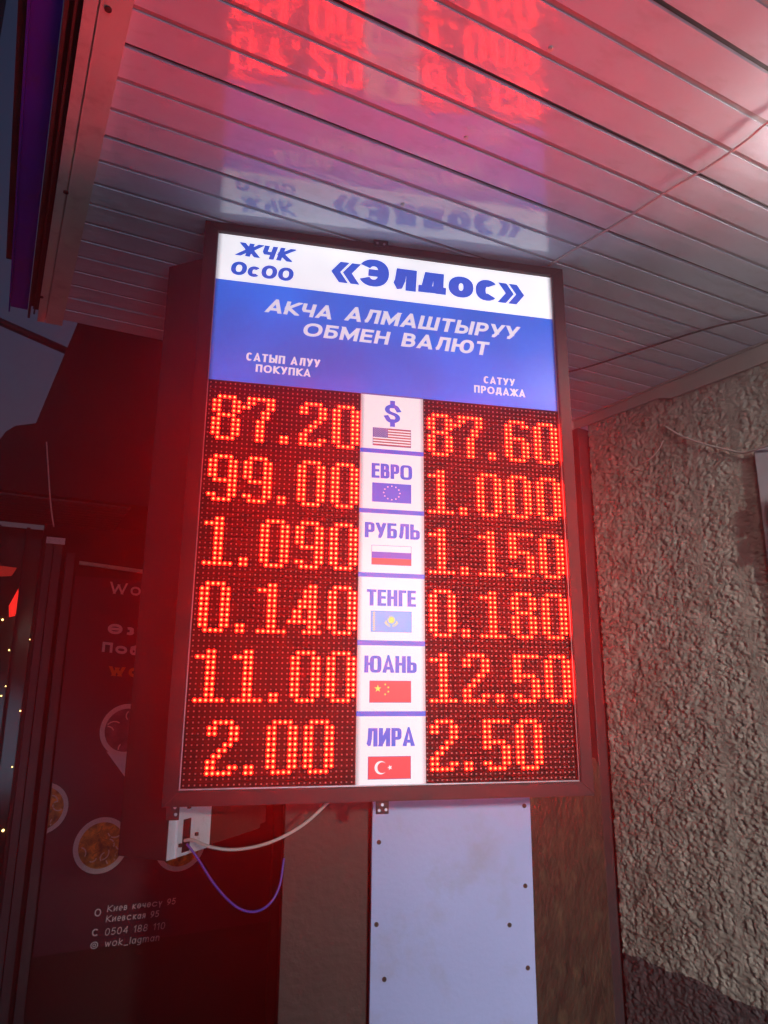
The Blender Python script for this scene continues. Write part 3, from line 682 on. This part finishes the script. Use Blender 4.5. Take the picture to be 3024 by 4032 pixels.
# ================================================================== CABLES
def cable(name, pts, r, m, label, cat='cable'):
    bm = newbm(); tube(bm, spline(pts, 10), r)
    return tag(link(name, bm, m, Matrix.Identity(4), Vector(pts[0])), label, cat)
def P(x, y, F, ax, val): return F @ px(x, y, F, ax, val)
cable('power_cable', [P(722, 3310, FS, 1, .14), P(760, 3308, FS, 1, .13), P(830, 3335, FS, 1, .12), P(930, 3345, FS, 1, .12), P(1060, 3318, FS, 1, .11), P(1190, 3250, FS, 1, .1), P(1290, 3160, FS, 1, .09), P(1310, 3130, FS, 1, .09)], .0032, 'cordw', 'pale power cable drooping from the casing hole up to the bottom of the rate board')
cable('blue_cable', [P(735, 3322, FS, 1, .13), P(775, 3375, FS, 1, .13), P(850, 3490, FS, 1, .14), P(930, 3570, FS, 1, .16), P(1000, 3590, FS, 1, .18), P(1060, 3560, FS, 1, .2), P(1100, 3490, FS, 1, .21), P(1118, 3380, FS, 1, .215)], .0024, 'cordb', 'thin blue cable hanging in a loop below the casing hole')
cable('strung_cable', [P(2160, 1045, FC, 2, -.004), P(2300, 960, FC, 2, -.006), P(2480, 850, FC, 2, -.008), P(2640, 745, FC, 2, -.01), P(2800, 650, FC, 2, -.011), P(2930, 560, FC, 2, -.011), P(3060, 455, FC, 2, -.01), P(3400, 240, FC, 2, -.006)], .0026, 'cordw', 'pale cord strung under the soffit from the board corner towards the upper right')
cable('dark_cord', [P(2180, 1478, FC, 2, -.004), P(2330, 1440, FC, 2, -.005), P(2560, 1365, FC, 2, -.005), P(2800, 1290, FC, 2, -.005), P(3030, 1240, FC, 2, -.005), P(3300, 1180, FC, 2, -.005)], .0028, 'cordd', 'dark cord running under the soffit above the plaster wall')
cable('wall_cable', [P(2618, 1678, FB, 0, 1.938), P(2680, 1715, FB, 0, 1.935), P(2760, 1745, FB, 0, 1.932), P(2850, 1768, FB, 0, 1.93), P(2925, 1782, FB, 0, 1.925), P(2970, 1772, FB, 0, 1.915), P(3030, 1752, FB, 0, 1.905), P(3140, 1740, FB, 0, 1.9)], .0032, 'cordw', 'pale cable crossing the plaster wall to the meter box')
cable('loose_wire', [P(2612, 1735, FB, 0, 1.935), P(2590, 1775, FB, 0, 1.935), P(2555, 1810, FB, 0, 1.937), P(2515, 1828, FB, 0, 1.942)], .0016, 'cordw', 'short loose wire end curling on the plaster wall')

# ---- meter box at the right edge
m0 = px(2957, 1785, FB, 0, 1.93)
mb = thing('meter_box', FB, (1.945, 1.1, .26), 'pale grey meter panel with small boxes on the plaster wall at the right edge', 'meter box')
bm = newbm(); box(bm, 1.925, 1.945, .86, 1.245, .30, .69, bev=.003); part('panel', bm, 'boxw', mb)
bm = newbm(); box(bm, 1.928, 1.945, .90, 1.235, -.05, .295, bev=.003); part('lower_panel', bm, 'boxw', mb)
for zq in (.37, .455):
    bm = newbm(); box(bm, 1.895, 1.924, 1.05, 1.205, zq, zq+.078, bev=.003); part('switch_box', bm, 'boxw', mb)
bm = newbm(); box(bm, 1.921, 1.9245, 1.06, 1.19, .585, .645); part('window', bm, 'dark', mb)

# ---- ceiling lamp just beyond the right edge
lp = thing('ceiling_lamp', FC, (1.22, .5, -.05), 'lit white bulkhead lamp under the soffit just outside the right edge', 'lamp')
bm = newbm(); cyl(bm, (1.22, .5), 2, .06, -.03, -.001, 24); part('base', bm, 'trim', lp)
bm = newbm(); cyl(bm, (1.22, .5), 2, .055, -.031, -.06, 24, r2=.035); part('diffuser', bm, 'lampwhite', lp)

# ================================================================== BACKGROUND LEFT: food kiosk
VP = 3.6
def q(x, y, v=VP): p = px(x, y, FB, 1, v); return (p.x, p.z)
bm = newbm(); box(bm, .16, 3.0, VP+.03, VP+.1, -1.6, .75)
kio = thing('food_kiosk', FB, (1.2, VP, -1.6), 'dark food kiosk with wine red poster panels behind the rate board', 'kiosk')
part('wall', bm, 'wall', kio)
a, b = q(262, 2280), q(190, 3700)
bm = newbm(); box(bm, .312, 1.34, VP+.012, VP+.024, -1.10, .50)
poster = part('poster', bm, 'poster', kio)
def ptext(t, pl, pr, hpx, wt, m, gl=GL2, shear=0):
    (x0, z0_), (x1, z1_) = q(*pl), q(*pr); h = q(pl[0], pl[1]-hpx)[1]-z0_
    bm = newbm(); lettering(bm, t, x0, x1, z0_, z0_+h, wt, gl=gl, y=VP+.010, gap=.22, shear=shear, slope=(z1_-z0_)/(x1-x0))
    o = part('lettering', bm, m, poster); o['label'] = 'poster text '+t; o['kind'] = 'stuff'
ptext('Wok', (432, 2335), (600, 2350), 46, .17, 'ptext')
ptext('Өзүнө', (424, 2494), (680, 2512), 40, .26, 'ptext')
ptext('Поба', (402, 2566), (580, 2585), 40, .26, 'ptext')
ptext('wok', (430, 2660), (610, 2672), 48, .26, 'pyellow')
ptext('Киев көчөсү 95', (422, 3594), (694, 3562), 26, .14, 'ptext', shear=.1)
ptext('Киевская 95', (417, 3634), (628, 3612), 26, .14, 'ptext', shear=.1)
ptext('0504 188 110', (413, 3687), (652, 3660), 28, .11, 'ptext', shear=.1)
ptext('wok_lagman', (412, 3732), (630, 3706), 28, .12, 'ptext', shear=.1)
ptext('@', (356, 3740), (386, 3736), 28, .13, 'ptext')
ptext('о', (372, 3612), (398, 3610), 40, .13, 'ptext'); ptext('с', (362, 3690), (388, 3688), 38, .15, 'ptext')
def bowl(cx, cy, rpx, flat_=1.0, fill='noodle'):
    (x, z) = q(cx, cy); r = abs(q(cx+rpx, cy)[0]-x)*.93
    bm = newbm(); n = 40
    xs = lambda k, rr: (max(.313, x+rr*math.cos(2*PI*k/n)), z+flat_*rr*math.sin(2*PI*k/n))
    flat(bm, [xs(k, r) for k in range(n)], VP+.0105, 0)
    flat(bm, [xs(k, r*.82) for k in range(n)], VP+.0095, 1)
    for kk in range(26):
        a0 = random.uniform(0, 6.28); rr = r*.7*math.sqrt(random.random()); ax, az = x+rr*math.cos(a0), z+rr*math.sin(a0)
        cr = r*random.uniform(.12, .3); t0 = random.uniform(0, 6.28); wd = r*.045; seg = 5
        for q_ in range(seg):
            ts = [t0+q_*.38, t0+(q_+1)*.38]
            P4 = [(ax+(cr+e_)*math.cos(t)-cr*math.cos(t0), az+(cr+e_)*math.sin(t)-cr*math.sin(t0)) for t, e_ in ((ts[0], 0), (ts[0], wd), (ts[1], wd), (ts[1], 0))]
            if all((p_[0]-x)**2+(p_[1]-z)**2 < (r*.8)**2 and p_[0] > .314 for p_ in P4): flat(bm, P4, VP+.009-kk*.00003, 2 if kk % 3 else 3)
    part('bowl_picture', bm, ['bowlrim', fill, 'pyellow' if fill == 'noodle' else fill, 'bowlrim'], poster)
bowl(165, 3185, 112); bowl(400, 3330, 115); bowl(712, 3325, 105); bowl(500, 2875, 110, fill='faint_food')
# paper cone below the upper bowl
bm = newbm(); flat(bm, [q(420, 2960), q(560, 2975), q(500, 3070), q(486, 3050)], VP+.011, 0); part('paper_cone', bm, 'ptext', poster)
bm = newbm(); (x0_, z0_), (x1_, z1_) = q(312, 2216), q(600, 2256)
prism(bm, [(x0_, z0_-.008), (x1_, z1_-.008), (x1_, z1_+.008), (x0_, z0_+.008)], 1, VP-.01, VP+.011); part('light_batten', bm, 'trim', kio)
# aluminium profiles
for (u0, u1, zt_) in ((.170, .203, .66), (.2055, .243, .66), (.262, .300, .60)):
    bm = newbm(); box(bm, u0, u1, VP-.03, VP+.02, -1.6, zt_, bev=.002); part('aluminium_profile', bm, 'alu', kio)
bm = newbm(); box(bm, .170, .25, VP-.035, VP-.031, .635, .665); part('profile_cap', bm, 'whitepaint', kio)
# vertical joints to the right
for (xa, xb) in ((1.345, 1.38), (1.40, 1.46)):
    bm = newbm(); box(bm, xa, xb, VP+.0, VP+.028, -1.6, .5); part('panel_joint', bm, 'brown', kio)
# ribbed awning soffit
bm = newbm(); VR = 3.12
for k in range(10): box(bm, -1.2, .44, VR+.05*k, VR+.05*k+.044, .735, .745)
aw = thing('kiosk_awning', FB, (0, VR, .73), 'dark kiosk awning with ribbed pale underside at the left edge', 'awning')
bm.free()
bm = newbm(); box(bm, -1.2, .46, 0, .043, .735, .743, bev=.001); rib = part('awning_slat', bm, 'alu', aw); rib.location.y = .0-VR+VR
rib.location = (0, 0, 0)
for v_ in rib.data.vertices: v_.co.y += VR
for k in range(1, 11): copy_part(rib, (0, .05*k, 0))
pts = [q(x, y, VR) for x, y in ((322, 1235), (140, 1672), (60, 1682), (22, 1705), (0, 1735), (-60, 1790), (-60, 2030))]
pts = [(p[0], max(p[1], .75)) for p in pts] + [(-.5, .75), (2.4, .75), (2.4, 2.2), (pts[0][0]+.06, 2.2)]
bm = newbm(); prism(bm, pts, 1, VR-.02, VR+.55); part('canopy_body', bm, 'wall', aw)
cable('hanging_wire', [P(183, 1740, FB, 1, VR-.03), P(190, 1850, FB, 1, VR-.03), P(200, 1990, FB, 1, VR-.03), P(212, 2075, FB, 1, VR-.03)], .0028, 'cordw', 'thin pale wire hanging down the front of the dark awning')
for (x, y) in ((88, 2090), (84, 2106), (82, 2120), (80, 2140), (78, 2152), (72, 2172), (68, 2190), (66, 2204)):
    p = px(x, y, FB, 2, .728); bm = newbm(); box(bm, p.x-.022, p.x+.022, p.y-.012, p.y+.012, .729, .733); part('red_reflection', bm, 'redrefl', aw)  # red LED reflection on the slats, drawn as small glowing plates
# pole against the sky
bm = newbm(); tube(bm, [FB @ px(-60, 1240, FB, 1, 3.3), FB @ px(270, 1385, FB, 1, 3.3)], .018)
tag(link('slanting_pole', bm, 'steel', Matrix.Identity(4), FB @ px(0, 1260, FB, 1, 3.3)), 'dark slanting pole against the dusk sky above the awning', 'pole')
# shop window at far left with small bulbs, a drawn LED reflection and a red-lit band
win = thing('shop_window', FB, (0, VP, -1.6), 'dark shop window with warm lights, a painted-in red reflection and a red-lit band at the left edge', 'window')
bm = newbm(); box(bm, -1.2, .168, VP, VP+.006, -1.5, .70); part('glass_pane', bm, 'glass', win)
for (xa, xb) in ((.155, .169), (.085, .100), (-.03, -.018)):
    bm = newbm(); box(bm, xa, xb, VP-.03, VP-.001, -1.6, .70); part('mullion', bm, 'frame', win)
for i, (x, y, r) in enumerate(((5, 2740, .006), (30, 2733, .005), (31, 2717, .004), (118, 2518, .005), (80, 2799, .006), (10, 2440, .008), (22, 2702, .005), (36, 2560, .006), (48, 3020, .005), (12, 3270, .01))):
    p = px(x, y, FB, 1, VP-.006); bm = newbm(); bmesh.ops.create_icosphere(bm, subdivisions=1, radius=r*.6, matrix=Matrix.Translation(p))
    part('small_bulb', bm, 'warm', win)
pp = [q(35, 2385, VP-.01), q(72, 2318, VP-.01), q(76, 2378, VP-.01), q(58, 2425, VP-.01), q(36, 2430, VP-.01)]
bm = newbm(); prism(bm, pp, 1, VP-.012, VP-.006); part('red_led_reflection', bm, 'redmid', win)  # reflection of a red LED sign in the glass, drawn as a glowing plate
pp = [q(-40, 2222, VP-.01), q(66, 2236, VP-.01), q(45, 2268, VP-.01), q(-40, 2270, VP-.01)]
bm = newbm(); prism(bm, pp, 1, VP-.012, VP-.006); part('red_lit_band', bm, 'reddim', win)  # red-lit fascia band, its light put in as emission
# building and red sign above left
bm = newbm(); box(bm, -3.5, -.32, 3.2, 3.5, 2.02, 3.9); 
tag(link('far_canopy', bm, 'wall', FB, (-1, 3.3, 2.0)), 'dark reddish canopy high at the upper left beyond the blue fascia', 'canopy')

BLOOM_HAZE = .054  # added haze volume, scatters the LED light to imitate lens bloom
if BLOOM_HAZE > 0:
    bm = newbm(); box(bm, -11, 11, -11, 11, -2.7, 6)
    hz = link('bloom_haze', bm, [], FB, (0, 0, 0)); m = bpy.data.materials.new('bloom_haze_air'); m.use_nodes = True
    nt = m.node_tree; nt.nodes.remove(nt.nodes['Principled BSDF']); vol = nt.nodes.new('ShaderNodeVolumePrincipled')
    vol.inputs['Color'].default_value = (.9, .9, .92, 1); vol.inputs['Density'].default_value = BLOOM_HAZE; vol.inputs['Anisotropy'].default_value = .86
    nt.links.new(vol.outputs[0], nt.nodes['Material Output'].inputs['Volume']); hz.data.materials.append(m); tag(hz, kind='stuff')
for o in bpy.data.objects:
    if '_loc' in o: del o['_loc']
